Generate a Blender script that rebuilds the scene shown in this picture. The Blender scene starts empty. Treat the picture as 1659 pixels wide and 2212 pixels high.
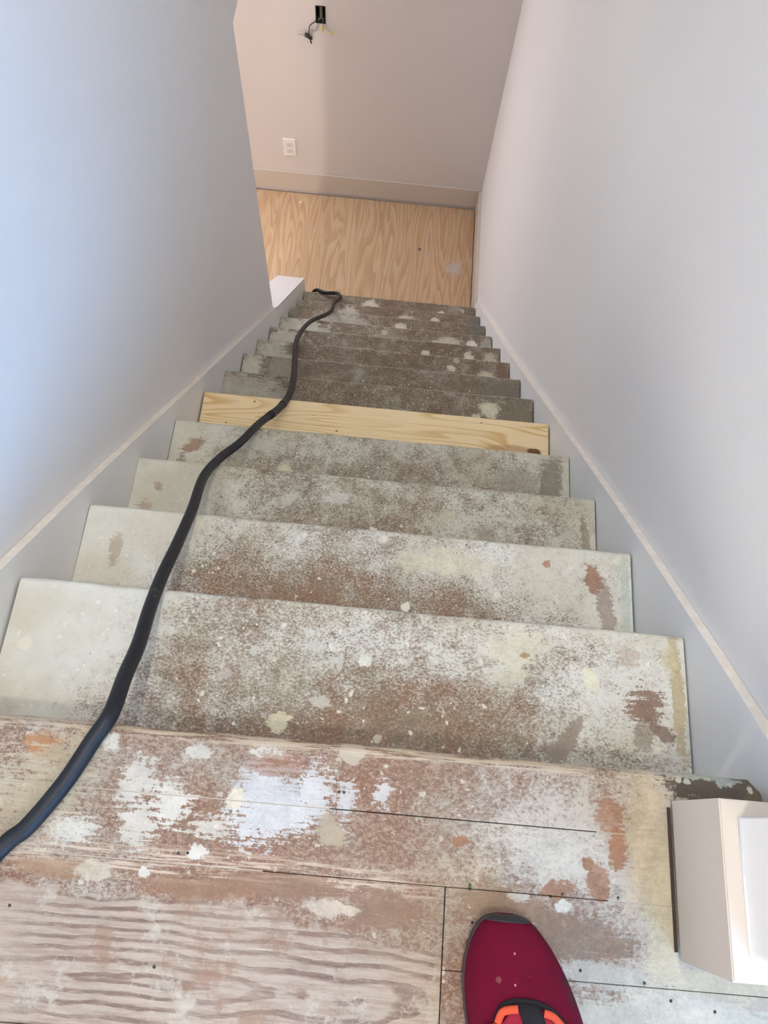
import bpy, bmesh, math, random
from mathutils import Vector, Matrix
random.seed(7)
S = bpy.context.scene
COL = S.collection
# ------------------------------------------------------------------ camera
F_PX, W_PX, H_PX = 1660.0, 1659, 2212
cam_d = bpy.data.cameras.new('camera'); cam = bpy.data.objects.new('camera', cam_d); COL.objects.link(cam)
pitch, yaw, roll = 1.1843, 0.0346, -0.1243
cy, sy = math.cos(yaw), math.sin(yaw)
fw = Vector((sy*math.cos(pitch), cy*math.cos(pitch), -math.sin(pitch)))
rt = Vector((cy, -sy, 0)); dn = fw.cross(rt)
c_, s_ = math.cos(roll), math.sin(roll)
ax = c_*rt + s_*dn; ay = -s_*rt + c_*dn
M = Matrix((ax, -ay, -fw)).transposed().to_4x4(); M.translation = Vector((.4771, -.0854, .8430))
cam.matrix_world = M
cam_d.sensor_fit = 'VERTICAL'; cam_d.sensor_height = 24.0; cam_d.lens = 24.0*F_PX/H_PX
cam_d.clip_start = .02; cam_d.clip_end = 60
S.camera = cam
# ------------------------------------------------------------------ light and exposure
S.view_settings.view_transform = 'Standard'; S.view_settings.look = 'None'
S.view_settings.gamma = 1.0; S.view_settings.use_curve_mapping = False
S.view_settings.exposure = 0.10
wd = bpy.data.worlds.new('world'); S.world = wd; wd.use_nodes = True
wd.node_tree.nodes['Background'].inputs[0].default_value = (.75, .85, 1.0, 1)
wd.node_tree.nodes['Background'].inputs[1].default_value = .8
def area(name, loc, aim, size, power, col, size_y=None):
    d = bpy.data.lights.new(name, 'AREA'); d.energy = power; d.color = col; d.size = size
    if size_y: d.shape = 'RECTANGLE'; d.size_y = size_y
    o = bpy.data.objects.new(name, d); COL.objects.link(o); o.location = loc
    o.rotation_euler = (Vector(aim)-Vector(loc)).to_track_quat('-Z', 'Y').to_euler()
    return o
def point(name, loc, rad, power, col):
    d = bpy.data.lights.new(name, 'POINT'); d.energy = power; d.color = col; d.shadow_soft_size = rad
    o = bpy.data.objects.new(name, d); COL.objects.link(o); o.location = loc
    return o
# fill light added over the stairs, and the hall ceiling lamp outside the doorway
point('added_stair_fill', (.60, .55, 2.3), .045, 29, (1.0, .985, .94))
point('hall_ceiling_lamp', (.56, -.46, 2.2), .035, 46, (1.0, .95, .85))
# added unseen hall fills: right end lights the left stair wall, back the right
area('added_hall_right_fill', (1.95, -1.9, .95), (0, .45, .3), 1.0, 92, (.14, .46, 1.0), 1.1)
area('added_hall_back_fill', (-.75, -2.6, .85), (.9, .9, .15), .95, 46, (1.0, .89, .70), 1.0)
# lamp in the lower room and daylight through that room's window beside the landing
point('lower_room_lamp', (-.37, -.35, -.75), .045, 96, (1.0, .90, .82))
area('lower_window_daylight', (-1.02, 3.27, -1.45), (.2, 1.8, -1.75), .95, 33, (.92, .92, 1.0), 1.2)

# ------------------------------------------------------------------ node helpers
class NB:
    def __init__(s, name):
        s.m = bpy.data.materials.new(name); s.m.use_nodes = True
        s.t = s.m.node_tree; s.b = s.t.nodes['Principled BSDF']
    def put(s, sock, v):
        if hasattr(v, 'is_output'): s.t.links.new(v, sock)
        elif isinstance(v, (tuple, list)):
            n = len(sock.default_value); v = list(v)
            if n == 4 and len(v) == 3: v = v+[1]
            sock.default_value = v
        else: sock.default_value = v
    def math(s, op, a, b=0.0, c=0.0, clamp=False):
        n = s.t.nodes.new('ShaderNodeMath'); n.operation = op; n.use_clamp = clamp
        for k, v in enumerate((a, b, c)): s.put(n.inputs[k], v)
        return n.outputs[0]
    def vmath(s, op, a, b=(0, 0, 0), sc=1.0):
        n = s.t.nodes.new('ShaderNodeVectorMath'); n.operation = op
        s.put(n.inputs[0], a); s.put(n.inputs[1], b)
        if op == 'SCALE': s.put(n.inputs[3], sc)
        return n.outputs['Value'] if op in ('LENGTH', 'DOT_PRODUCT', 'DISTANCE') else n.outputs[0]
    def pos(s):
        n = s.t.nodes.new('ShaderNodeNewGeometry'); return n.outputs['Position']
    def nrm(s):
        n = s.t.nodes.new('ShaderNodeNewGeometry'); return n.outputs['Normal']
    def xyz(s, v):
        n = s.t.nodes.new('ShaderNodeSeparateXYZ'); s.put(n.inputs[0], v); return n.outputs
    def comb(s, x, y, z):
        n = s.t.nodes.new('ShaderNodeCombineXYZ')
        for k, v in enumerate((x, y, z)): s.put(n.inputs[k], v)
        return n.outputs[0]
    def noise(s, v, scale, detail=4.0, rough=.55, dist=0.0, color=False):
        n = s.t.nodes.new('ShaderNodeTexNoise'); s.put(n.inputs['Vector'], v)
        s.put(n.inputs['Scale'], scale); s.put(n.inputs['Detail'], detail); s.put(n.inputs['Roughness'], rough)
        s.put(n.inputs['Distortion'], dist)
        return n.outputs['Color'] if color else n.outputs['Fac']
    def voro(s, v, scale, rnd=1.0):
        n = s.t.nodes.new('ShaderNodeTexVoronoi'); s.put(n.inputs['Vector'], v); s.put(n.inputs['Scale'], scale)
        s.put(n.inputs['Randomness'], rnd)
        return n.outputs['Distance'], n.outputs['Color']
    def ss(s, v, lo, hi, a=0.0, b=1.0):
        n = s.t.nodes.new('ShaderNodeMapRange'); n.interpolation_type = 'SMOOTHSTEP'
        for k, q in enumerate((v, lo, hi, a, b)): s.put(n.inputs[k], q)
        return n.outputs[0]
    def lin(s, v, lo, hi, a=0.0, b=1.0):
        n = s.t.nodes.new('ShaderNodeMapRange')
        for k, q in enumerate((v, lo, hi, a, b)): s.put(n.inputs[k], q)
        return n.outputs[0]
    def mix(s, f, a, b, mode='MIX'):
        n = s.t.nodes.new('ShaderNodeMix'); n.data_type = 'RGBA'; n.blend_type = mode
        s.put(n.inputs[0], f); s.put(n.inputs[6], a); s.put(n.inputs[7], b)
        return n.outputs[2]
    def bump(s, h, strength=.3, dist=.001):
        n = s.t.nodes.new('ShaderNodeBump'); s.put(n.inputs['Height'], h)
        n.inputs['Strength'].default_value = strength; n.inputs['Distance'].default_value = dist
        s.put(s.b.inputs['Normal'], n.outputs[0])
    def done(s, col, rough=.5, spec=.5, metal=0.0):
        s.put(s.b.inputs['Base Color'], col); s.put(s.b.inputs['Roughness'], rough)
        s.put(s.b.inputs['Specular IOR Level'], spec); s.put(s.b.inputs['Metallic'], metal)
        return s.m
def plain(name, col, rough=.5, spec=.5, var=.05, scale=30, metal=0.0, bump=0.0):
    n = NB(name); f = n.noise(n.pos(), scale, 3)
    c = n.mix(f, [x*(1-var) for x in col], [min(1, x*(1+var)) for x in col])
    if bump: n.bump(n.noise(n.pos(), 220, 2), bump, .0006)
    return n.done(c, rough, spec, metal)
# a patch = (x, y, rx, ry, angle, colour, edge erosion, opacity)
def patches(n, col, p, plist):
    """paint drips, scrapes and bare spots lying at fixed places of the board"""
    wob = n.vmath('SUBTRACT', n.noise(p, 75, 6, .8, color=True), (.5, .5, .5))
    wob2 = n.vmath('SUBTRACT', n.noise(p, 18, 2, .5, color=True), (.5, .5, .5))
    fine = n.noise(p, 210, 5, .8)
    strk = n.noise(n.vmath('MULTIPLY', p, (30, 260, 30)), 1.0, 3, .6)
    tex = n.ss(n.mix_f(fine, n.noise(p, 45, 4, .7)), .35, .62)
    for (x, y, rx, ry, a, c, ero, op) in plist:
        d = n.vmath('SUBTRACT', p, (x, y, 0))
        d = n.vmath('ADD', d, n.vmath('SCALE', wob, sc=min(rx, ry)*2.0+.004))
        d = n.vmath('ADD', d, n.vmath('SCALE', wob2, sc=min(rx, ry)*1.3))
        ca, sa = math.cos(a), math.sin(a)
        u = n.vmath('DOT_PRODUCT', d, (ca/rx, sa/rx, 0)); w = n.vmath('DOT_PRODUCT', d, (-sa/ry, ca/ry, 0))
        l = n.math('SQRT', n.math('ADD', n.math('MULTIPLY', u, u), n.math('MULTIPLY', w, w)))
        l = n.math('ADD', l, n.math('MULTIPLY', n.math('SUBTRACT', n.mix_f(fine, strk), .5), ero*6.0))
        f = n.ss(l, 1.06, .84, 0, op)
        col = n.mix(f, col, n.mix(tex, [q*.80 for q in c], [min(1, q*1.10) for q in c]))
    return col
def _mix_f(s, a, b): return s.math('MULTIPLY_ADD', a, .55, s.math('MULTIPLY', b, .45))
NB.mix_f = _mix_f
CREAM = (.66, .60, .42); WHITE = (.64, .62, .565); BLUEW = (.60, .605, .625); RUST = (.30, .135, .06); DBROWN = (.16, .095, .055)
GREYB = (.20, .165, .125); TAN = (.48, .38, .24); BEIGE = (.45, .39, .28)
def worn_paint(name, seed, bias, ends, browns, paints, plist, nose=None, right=0.0, dots=1.0, left=None, grime=.35, midx=.46, bumps=()):
    n = NB(name); P = n.pos(); v = n.vmath('ADD', P, (seed*1.37, seed*.71, seed*.29)); X = n.xyz(P)
    A = n.noise(v, 6.0, 3, .6); B = n.noise(v, 34, 7, .70, .2)
    C = n.noise(n.vmath('MULTIPLY', v, (.9, 1.2, 1)), 290, 6, .85, .1)
    cov = n.math('MULTIPLY_ADD', A, .85, -.425)
    cov = n.math('MULTIPLY_ADD', n.math('SUBTRACT', B, .5), 1.0, cov)
    cov = n.math('MULTIPLY_ADD', n.math('SUBTRACT', C, .5), 2.2, cov)
    cov = n.math('ADD', cov, bias)
    e = n.math('ABSOLUTE', n.math('SUBTRACT', X[0], midx)); e = n.math('POWER', n.math('MULTIPLY', e, 2.1), 3.0)
    cov = n.math('MULTIPLY_ADD', e, ends, cov)
    cov = n.math('MULTIPLY_ADD', n.ss(X[0], .55, .8), right, cov)
    if left is not None: cov = n.math('MULTIPLY_ADD', n.ss(X[0], left[0]+.13, left[0]-.07), left[1], cov)
    if nose is not None:    # nose=(y front, depth, gain): paint kept along the nosing, rubbed away at the back
        cov = n.math('MULTIPLY_ADD', n.lin(X[1], nose[0]-nose[1], nose[0], -1, 1), nose[2], cov)
    for (bx_, by_, brx, bry, amt) in bumps:   # places where more or less paint is left
        q = n.vmath('LENGTH', n.vmath('MULTIPLY', n.vmath('SUBTRACT', P, (bx_, by_, 0)), (1/brx, 1/bry, 0)))
        cov = n.math('MULTIPLY_ADD', n.ss(q, 1.6, 0.0), amt*.7, cov)
    f = n.ss(cov, -.08, .08)
    br = n.mix(n.ss(n.noise(v, 16, 5, .65), .38, .64), browns[0], browns[1])
    br = n.mix(n.ss(C, .42, .62), n.mix(1.0, br, (.72, .68, .65), 'MULTIPLY'), n.mix(1.0, br, (1.45, 1.42, 1.38), 'MULTIPLY'))
    pa = n.mix(n.ss(n.noise(v, 9, 3), .35, .65), paints[0], paints[1])
    film = n.mix(.42, br, pa)                   # a thin rubbed film of paint between bare wood and full paint
    col = n.mix(n.ss(cov, -.34, -.05), br, film)
    col = n.mix(f, col, pa)
    # grime ground into the paint, and fine wisps of scraped paint
    g = n.math('MULTIPLY', n.ss(n.noise(v, 95, 6, .85), .48, .63, 0, grime), n.ss(cov, .52, .22, .25, 1.0))
    col = n.mix(g, col, n.mix(1.0, col, (.55, .47, .39), 'MULTIPLY'))
    wv = n.noise(n.vmath('ADD', v, (7, 3, 1)), 52, 4, .7, 1.2)
    wi = n.math('MULTIPLY', n.ss(n.math('ABSOLUTE', n.math('SUBTRACT', wv, .5)), .016, .004), n.ss(n.noise(v, 20, 3), .50, .62, 0, .6))
    col = n.mix(wi, col, n.mix(1.0, pa, (1.12, 1.12, 1.1), 'MULTIPLY'))
    # little drips
    if dots:
        vd = n.vmath('ADD', v, n.vmath('SCALE', n.vmath('SUBTRACT', n.noise(v, 55, 4, .7, color=True), (.5, .5, .5)), sc=.016))
        d, c = n.voro(vd, 20); thr = n.math('MULTIPLY', n.math('POWER', n.xyz(c)[0], 9.0), .33*dots)
        col = n.mix(n.ss(n.math('SUBTRACT', d, thr), .01, -.05, 0, .9), col, n.mix(1.0, pa, (1.13, 1.11, 1.05), 'MULTIPLY'))
        d2, c2 = n.voro(vd, 120); thr2 = n.math('MULTIPLY', n.math('POWER', n.xyz(c2)[1], 7.0), .42*dots)
        col = n.mix(n.ss(n.math('SUBTRACT', d2, thr2), .01, -.05, 0, .9), col, n.mix(1.0, pa, (1.16, 1.15, 1.12), 'MULTIPLY'))
    col = patches(n, col, P, plist)
    n.bump(n.math('MULTIPLY_ADD', f, .6, n.math('MULTIPLY', C, .6)), .45, .0011)
    return n, col, v, X
def wood(name, c0, c1, sx, sy, ring, seed=0, board=0, knots=(), rough=.45, dark=None, fine=.25):
    """flat-sawn grain: contour lines of a stretched noise; sx, sy scale across and along the board"""
    n = NB(name); P = n.pos(); v = n.vmath('ADD', P, (seed*1.3, seed*.7, 0)); X = n.xyz(P)
    if board:
        idx = n.math('FLOOR', n.math('DIVIDE', n.math('ADD', X[0], 5.0), board))
        w = n.t.nodes.new('ShaderNodeTexWhiteNoise'); w.noise_dimensions = '1D'; n.put(w.inputs['W'], idx)
        v = n.vmath('ADD', v, n.vmath('SCALE', n.comb(0, 1, 1), sc=n.math('MULTIPLY', w.outputs[0], 5.0)))
    q = n.vmath('MULTIPLY', v, (sx, sy, 4.0))
    h = n.noise(q, 1.0, 2, .45, .2)
    r = n.math('FRACT', n.math('MULTIPLY', h, ring))
    for (kx, ky, kr) in knots:
        pass
    line = n.math('MULTIPLY', n.ss(r, .15, .85), n.ss(r, 1.0, .9))
    fib = n.noise(n.vmath('MULTIPLY', v, (sx*45, sy*12, 6)), 1.0, 3, .6)
    big = n.noise(n.vmath('MULTIPLY', v, (sx*.8, sy*.9, 1)), 1.0, 2)
    col = n.mix(n.math('MULTIPLY', line, .85), c0, c1)
    col = n.mix(n.ss(fib, .35, .75, 0, fine), col, c1)
    col = n.mix(n.ss(big, .4, .7, 0, .30), col, n.mix(1.0, col, (.86, .76, .68), 'MULTIPLY'))
    if board:
        col = n.mix(n.lin(w.outputs[0], 0, 1, 0, .22), col, n.mix(1.0, col, (1.12, .98, .88), 'MULTIPLY'))
    n.bump(line, .08, .0005)
    return n, col, P, X, rough

# ------------------------------------------------------------------ mesh helpers
def obj(name, bm, mats, parent=None, smooth=False, loc=None, angle=None):
    me = bpy.data.meshes.new(name)
    bmesh.ops.recalc_face_normals(bm, faces=bm.faces[:])
    off = None
    if parent is not None: off = Vector(parent.matrix_world.translation if parent.parent is None else (0, 0, 0))
    o = bpy.data.objects.new(name, me); COL.objects.link(o)
    root = parent
    if parent is not None:
        base = Vector((0, 0, 0)); q = parent
        while q is not None: base = base+Vector(q.location); q = q.parent
        o.parent = parent
        bmesh.ops.translate(bm, verts=bm.verts[:], vec=-base)
    elif loc is not None:
        o.location = loc; bmesh.ops.translate(bm, verts=bm.verts[:], vec=-Vector(loc))
    bm.to_mesh(me); bm.free()
    for m in (mats if isinstance(mats, (list, tuple)) else [mats]): me.materials.append(m)
    if smooth:
        for p in me.polygons: p.use_smooth = True
    if angle is not None:
        for p in me.polygons: p.use_smooth = True
        me.set_sharp_from_angle(angle=math.radians(angle))
    return o
def thing(name, label, cat, loc, group=None):
    o = bpy.data.objects.new(name, None); COL.objects.link(o); o.location = loc; o.empty_display_size = .05
    o['label'] = label; o['category'] = cat
    if group: o['group'] = group
    return o
def tag(o, label, cat): o['label'] = label; o['category'] = cat; return o
def struct(o): o['kind'] = 'structure'; return o
def box(bm, x0, x1, y0, y1, z0, z1, bev=0.0, seg=2, mi=0):
    b = bmesh.new(); bmesh.ops.create_cube(b, size=1)
    for v in b.verts: v.co = Vector(((x0+x1)/2+v.co.x*(x1-x0), (y0+y1)/2+v.co.y*(y1-y0), (z0+z1)/2+v.co.z*(z1-z0)))
    if bev: bmesh.ops.bevel(b, geom=b.edges[:], offset=bev, segments=seg, affect='EDGES', profile=.5)
    for f in b.faces: f.material_index = mi
    me = bpy.data.meshes.new('tmp'); b.to_mesh(me); b.free(); bm.from_mesh(me); bpy.data.meshes.remove(me)
    return bm
def B(*a, **k): return box(bmesh.new(), *a, **k)
def holed(axis, a0, a1, u0, u1, z0, z1, holes):
    """a slab wall between a0 and a1 on the given axis with rectangular holes (u0,u1,z0,z1)"""
    bm = bmesh.new(); vs = {}
    us = sorted({u0, u1, *[h[0] for h in holes], *[h[1] for h in holes]}); zs = sorted({z0, z1, *[h[2] for h in holes], *[h[3] for h in holes]})
    us = [u for u in us if u0 <= u <= u1]; zs = [z for z in zs if z0 <= z <= z1]
    def solid(i, j):
        if not (0 <= i < len(us)-1 and 0 <= j < len(zs)-1): return False
        u, z = (us[i]+us[i+1])/2, (zs[j]+zs[j+1])/2
        return not any(h[0] < u < h[1] and h[2] < z < h[3] for h in holes)
    def V(i, j, a):
        k = (i, j, a)
        if k not in vs: vs[k] = bm.verts.new((us[i], a, zs[j]) if axis == 'y' else (a, us[i], zs[j]))
        return vs[k]
    for i in range(len(us)-1):
        for j in range(len(zs)-1):
            if not solid(i, j): continue
            for a in (a0, a1): bm.faces.new([V(i, j, a), V(i+1, j, a), V(i+1, j+1, a), V(i, j+1, a)])
            for (di, dj, p, q) in ((-1, 0, (i, j), (i, j+1)), (1, 0, (i+1, j), (i+1, j+1)), (0, -1, (i, j), (i+1, j)), (0, 1, (i, j+1), (i+1, j+1))):
                if not solid(i+di, j+dj): bm.faces.new([V(*p, a0), V(*q, a0), V(*q, a1), V(*p, a1)])
    return bm
def prism(pts, axis, a0, a1, mi=0, bm=None):
    """outline pts in the plane across the axis, pushed from a0 to a1 (a0/a1 may be functions of the point)"""
    bm = bm or bmesh.new(); g0 = a0 if callable(a0) else (lambda p: a0); g1 = a1 if callable(a1) else (lambda p: a1)
    def mk(p, a): return {'x': (a, p[0], p[1]), 'y': (p[0], a, p[1]), 'z': (p[0], p[1], a)}[axis]
    A = [bm.verts.new(mk(p, g0(p))) for p in pts]; C = [bm.verts.new(mk(p, g1(p))) for p in pts]
    fs = [bm.faces.new(A), bm.faces.new(C[::-1])]
    for i in range(len(pts)): fs.append(bm.faces.new([A[i], A[(i+1) % len(pts)], C[(i+1) % len(pts)], C[i]]))
    for f in fs: f.material_index = mi
    return bm
def catmull(pts, sub=8):
    P = [Vector(p) for p in pts]; out = []
    for i in range(len(P)-1):
        p0, p1, p2, p3 = P[max(i-1, 0)], P[i], P[i+1], P[min(i+2, len(P)-1)]
        for k in range(sub):
            t = k/sub
            out.append(.5*((2*p1)+(p2-p0)*t+(2*p0-5*p1+4*p2-p3)*t*t+(3*p1-p0-3*p2+p3)*t**3))
    out.append(P[-1]); return out
def tube(path, r, n=14, bm=None, mi=0, flat=1.0):
    bm = bm or bmesh.new(); rings = []; up = Vector((0, 0, 1))
    rr = r if callable(r) else (lambda t: r)
    for i, p in enumerate(path):
        d = (path[min(i+1, len(path)-1)]-path[max(i-1, 0)]).normalized()
        a = d.cross(up); a = a.normalized() if a.length > 1e-4 else Vector((1, 0, 0)); b = a.cross(d).normalized()
        q = rr(i/(len(path)-1))
        rings.append([bm.verts.new(p+a*(q*math.cos(2*math.pi*k/n))+b*(q*flat*math.sin(2*math.pi*k/n))) for k in range(n)])
    for i in range(len(rings)-1):
        for k in range(n):
            f = bm.faces.new([rings[i][k], rings[i][(k+1) % n], rings[i+1][(k+1) % n], rings[i+1][k]]); f.material_index = mi
    bm.faces.new(rings[0][::-1]); bm.faces.new(rings[-1])
    return bm
def interp(y, ys, xs):
    if y <= ys[0]: return xs[0]
    for i in range(len(ys)-1):
        if y <= ys[i+1]: return xs[i]+(xs[i+1]-xs[i])*(y-ys[i])/(ys[i+1]-ys[i])
    return xs[-1]

# ------------------------------------------------------------------ measured layout
TR = [[0.1914, -0.1903, 0.0026, 0.9218], [0.3786, -0.3792, -0.0022, 0.9206], [0.5608, -0.5701, -0.0039, 0.9214], [0.7522, -0.7601, -0.0032, 0.9223], [0.9412, -0.9506, -0.0027, 0.9224], [1.1307, -1.141, -0.0038, 0.9204], [1.3195, -1.3326, 0.0017, 0.9202], [1.5091, -1.5229, 0.001, 0.9179], [1.6998, -1.7137, 0.0047, 0.9148], [1.8884, -1.9044, 0.0045, 0.9113], [2.0801, -2.0948, 0.0111, 0.9099], [2.271, -2.2832, 0.0047, 0.9097], [2.4675, -2.4712, 0.0086, 0.909]]
Y0 = -.0085; ZL = -2.6633; YF = 3.3185
SY = [-.1, .4, 1.0, 1.4, 2.0, 2.5, 3.4]
def xl(y): return interp(y, SY, [.002, -.0035, -.0045, -.0005, .004, .008, .008])     # face of the left skirt
def xr(y): return interp(y, SY, [.9235, .9225, .9235, .921, .912, .911, .909])         # face of the right skirt
TH = .0145                                                                               # skirts stand this far off the walls

# ------------------------------------------------------------------ wall materials
def wallpaint(name, col, rough=.6):
    n = NB(name); P = n.pos()
    c = n.mix(n.noise(P, 2.5, 3), [x*.975 for x in col], [min(1, x*1.02) for x in col])
    n.bump(n.noise(P, 160, 3, .6), .10, .0006)
    return n.done(c, rough, .3)
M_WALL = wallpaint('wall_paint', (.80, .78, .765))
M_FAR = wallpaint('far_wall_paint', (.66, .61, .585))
M_TRIM = wallpaint('trim_paint', (.58, .515, .45), .4)
M_TRIMW = wallpaint('cap_paint', (.69, .685, .70), .35)
M_SKIRT = wallpaint('skirt_paint', (.83, .825, .81), .45)
M_CEIL = wallpaint('ceiling_paint', (.82, .81, .79), .7)
def ledge_mat():
    n = NB('skirt_ledge_paint'); P = n.pos()
    c = n.mix(n.ss(n.noise(P, 40, 4, .7), .4, .65), (.78, .71, .62), (.86, .80, .72))
    return n.done(c, .55, .4)
M_LEDGE = ledge_mat()
M_DARK = plain('dark_gap', (.03, .024, .02), .9, .1)
M_GLASS = NB('window_glass')
M_GLASS.b.inputs['Transmission Weight'].default_value = 1.0; M_GLASS.b.inputs['Roughness'].default_value = 0.0
M_GLASS = M_GLASS.done((.95, .97, 1), 0.0, .5)
# ------------------------------------------------------------------ setting: shell
TOP = 2.42; LC = -.26; LX = -2.6; HY = -2.7; HX0 = -1.5; HX1 = 2.1
ys = [Y0-.04, .4, 1.0, 1.4, 2.0, 2.5, 2.9, YF]
# right stair wall, following the slight bow of the old house
pr = [(xr(y)+TH, y) for y in ys]
w = prism([*pr, (1.06, YF), (1.06, ys[0])], 'z', ZL-.05, TOP)
struct(obj('wall_right', w, M_WALL))
# left stair wall up to the opening, and the header above the opening
def xlw(y): return xl(y)-TH
YE = 1.835; ZH = -.568
yl = [Y0-.17, .4, 1.0, 1.4, YE]
w = prism([*[(xlw(y), y) for y in yl], (-.135, YE), (-.135, yl[0])], 'z', ZL-.05, TOP)
struct(obj('wall_left', w, M_WALL))
w = prism([(xlw(YE), YE), (xlw(YE), YF), (-.135, YF), (-.135, YE)], 'z', ZH, TOP)
struct(obj('wall_header', w, M_WALL))
# low wall that carries on under the skirt's slope after the left wall stops, with a white cap
xc = .0040
zc = lambda y: .067-.004+ (y-1.868)*-.966-1.868
w = prism([(YE, ZL-.05), (2.517, ZL-.05), (2.517, zc(2.517)-.012), (YE, zc(YE)-.012)], 'x', -.135, xc)
struct(obj('wall_knee', w, M_SKIRT))
w = prism([(YE+.001, zc(YE)-.012), (2.517, zc(2.517)-.012), (2.517, zc(2.517)), (YE+.001, zc(YE))], 'x', -.137, xc+.0015)
struct(obj('trim_1', w, M_TRIMW))
# far wall, with the cut-out for the junction box and the window of the lower room
HOLE = (.0005, .0475, -1.6195, -1.5365); WIN = (-1.5, -.55, -2.05, -.85)
w = holed('y', YF, YF+.14, LX, 1.06, ZL-.05, TOP, [HOLE, WIN])
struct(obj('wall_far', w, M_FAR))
# lower room beyond the left wall
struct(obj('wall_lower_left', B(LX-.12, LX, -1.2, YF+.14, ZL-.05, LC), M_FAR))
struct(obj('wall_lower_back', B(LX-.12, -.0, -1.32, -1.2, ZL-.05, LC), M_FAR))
struct(obj('ceiling_lower', B(LX-.12, -.135, -1.32, YF, LC, LC+.05), M_CEIL))
# upper hall and the stairwell ceiling
struct(obj('ceiling', B(HX0-.12, HX1+.12, HY-.12, YF+.14, TOP, TOP+.06), M_CEIL))
struct(obj('wall_hall_left', B(HX0-.12, HX0, HY-.12, -.18, -.11, TOP), M_WALL))
struct(obj('wall_hall_back', holed('y', HY-.12, HY, HX0, HX1, -.11, TOP, [(-1.25, -.25, .25, 2.1)]), M_WALL))
HWIN = (-2.45, -1.35, .12, 2.0); BWIN = (-1.25, -.25, .25, 2.1)
struct(obj('wall_hall_right', holed('x', HX1, HX1+.12, HY-.12, -.03, -.11, TOP, [HWIN]), M_WALL))
# partition at the head of the stairs: stub on the right with rounded drywall corners, header, left side
bm = bmesh.new()
sx0, sy0, sy1, rad = .8295, -.1668, -.0525, .008
out = []
for (cx, cyy, a0) in ((sx0+rad, sy0+rad, 180), (HX1, sy0, None), (HX1, sy1, None), (sx0+.002, sy1-.002, 90)):
    if a0 is None: out.append((cx, cyy))
    else:
        r_ = rad if a0 == 180 else .002
        for k in range(6):
            a = math.radians(a0+90*k/5); out.append((cx+r_*math.cos(a), cyy+r_*math.sin(a)))
prism(out, 'z', 0, TOP, bm=bm)
box(bm, HX0, .0-.013, sy0, sy1-.001, 0, TOP)
box(bm, -.013, sx0+.01, sy0, sy1, 2.06, TOP)
struct(obj('wall_front', bm, M_WALL))
# baseboard wrapping the wall end, mitred at its corner
bx0, by0, by1, BH = .8122, -.183, -.0378, .115
def wrap(zs_bot, zs_top):
    bm = bmesh.new()
    o = [(1.3, by0), (bx0, by0), (bx0, by1), (.936, by1)]
    i = [(1.3, sy0+.012), (sx0+.012, sy0+.012), (sx0+.012, sy1-.012), (.936, sy1-.012)]
    g = .0025
    def V(p, z): return bm.verts.new((p[0], p[1], z))
    ob = [V(p, .007) for p in o]; ot = [V(p, BH) for p in o]; it = [V(p, BH+.001) for p in i]; ib = [V(p, .007) for p in i]
    for k in range(3):
        for a, b in ((ob, ot), (ot, it), (it, ib), (ib, ob)):
            bm.faces.new([a[k], a[k+1], b[k+1], b[k]])
    bm.faces.new([ob[0], ot[0], it[0], ib[0]]); bm.faces.new([ob[3], ot[3], it[3], ib[3]])
    ed = [e for e in bm.edges if all(abs(v.co.z-BH) < 1e-5 for v in e.verts)]
    bmesh.ops.bevel(bm, geom=ed, offset=.0012, segments=2, affect='EDGES')
    return bm
bb = struct(obj('baseboard_front', wrap(0, 0), M_TRIM))
obj('gap_shade_strip', B(.8088, .8121, -.1765, -.044, .0003, .0022, .0005), plain('gap_shade_brown', (.045, .026, .02), .7, .2, .3, 90), bb)  # dark strip standing in for the shaded gap under the baseboard
# bead of caulk where the board meets the wall
ca = [Vector((1.1, sy0-.0005, BH+.001)), Vector((sx0+.006, sy0-.0005, BH+.001)), Vector((sx0-.0005, sy0+.006, BH+.001)), Vector((sx0-.0005, sy1, BH+.001))]
obj('caulk_bead', tube(ca, .0016, 8), M_TRIMW, bb, smooth=True)
# windows of the two rooms (frame, sash bars and pane)
def window(name, axis, a, u0, u1, z0, z1):
    def bxx(bm, ua, ub, za, zb, d0, d1):
        return box(bm, *( (ua, ub, a+d0, a+d1) if axis == 'y' else (a+d0, a+d1, ua, ub) ), za, zb, .004)
    bm = bmesh.new(); t = .05
    for q in ((u0, u0+t, z0, z1), (u1-t, u1, z0, z1), (u0+t, u1-t, z0, z0+t), (u0+t, u1-t, z1-t, z1), (u0+t, u1-t, (z0+z1)/2-.02, (z0+z1)/2+.02)):
        bxx(bm, *q, .05, .10)
    o = struct(obj(name, bm, M_TRIMW))
    bm = bmesh.new(); bxx(bm, u0+t, u1-t, z0+t, z1-t, .074, .078); obj('window_pane', bm, M_GLASS, o)
window('window_1', 'y', YF, *WIN); window('window_2', 'x', HX1, *HWIN); window('window_3', 'y', HY-.12, *BWIN)

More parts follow.
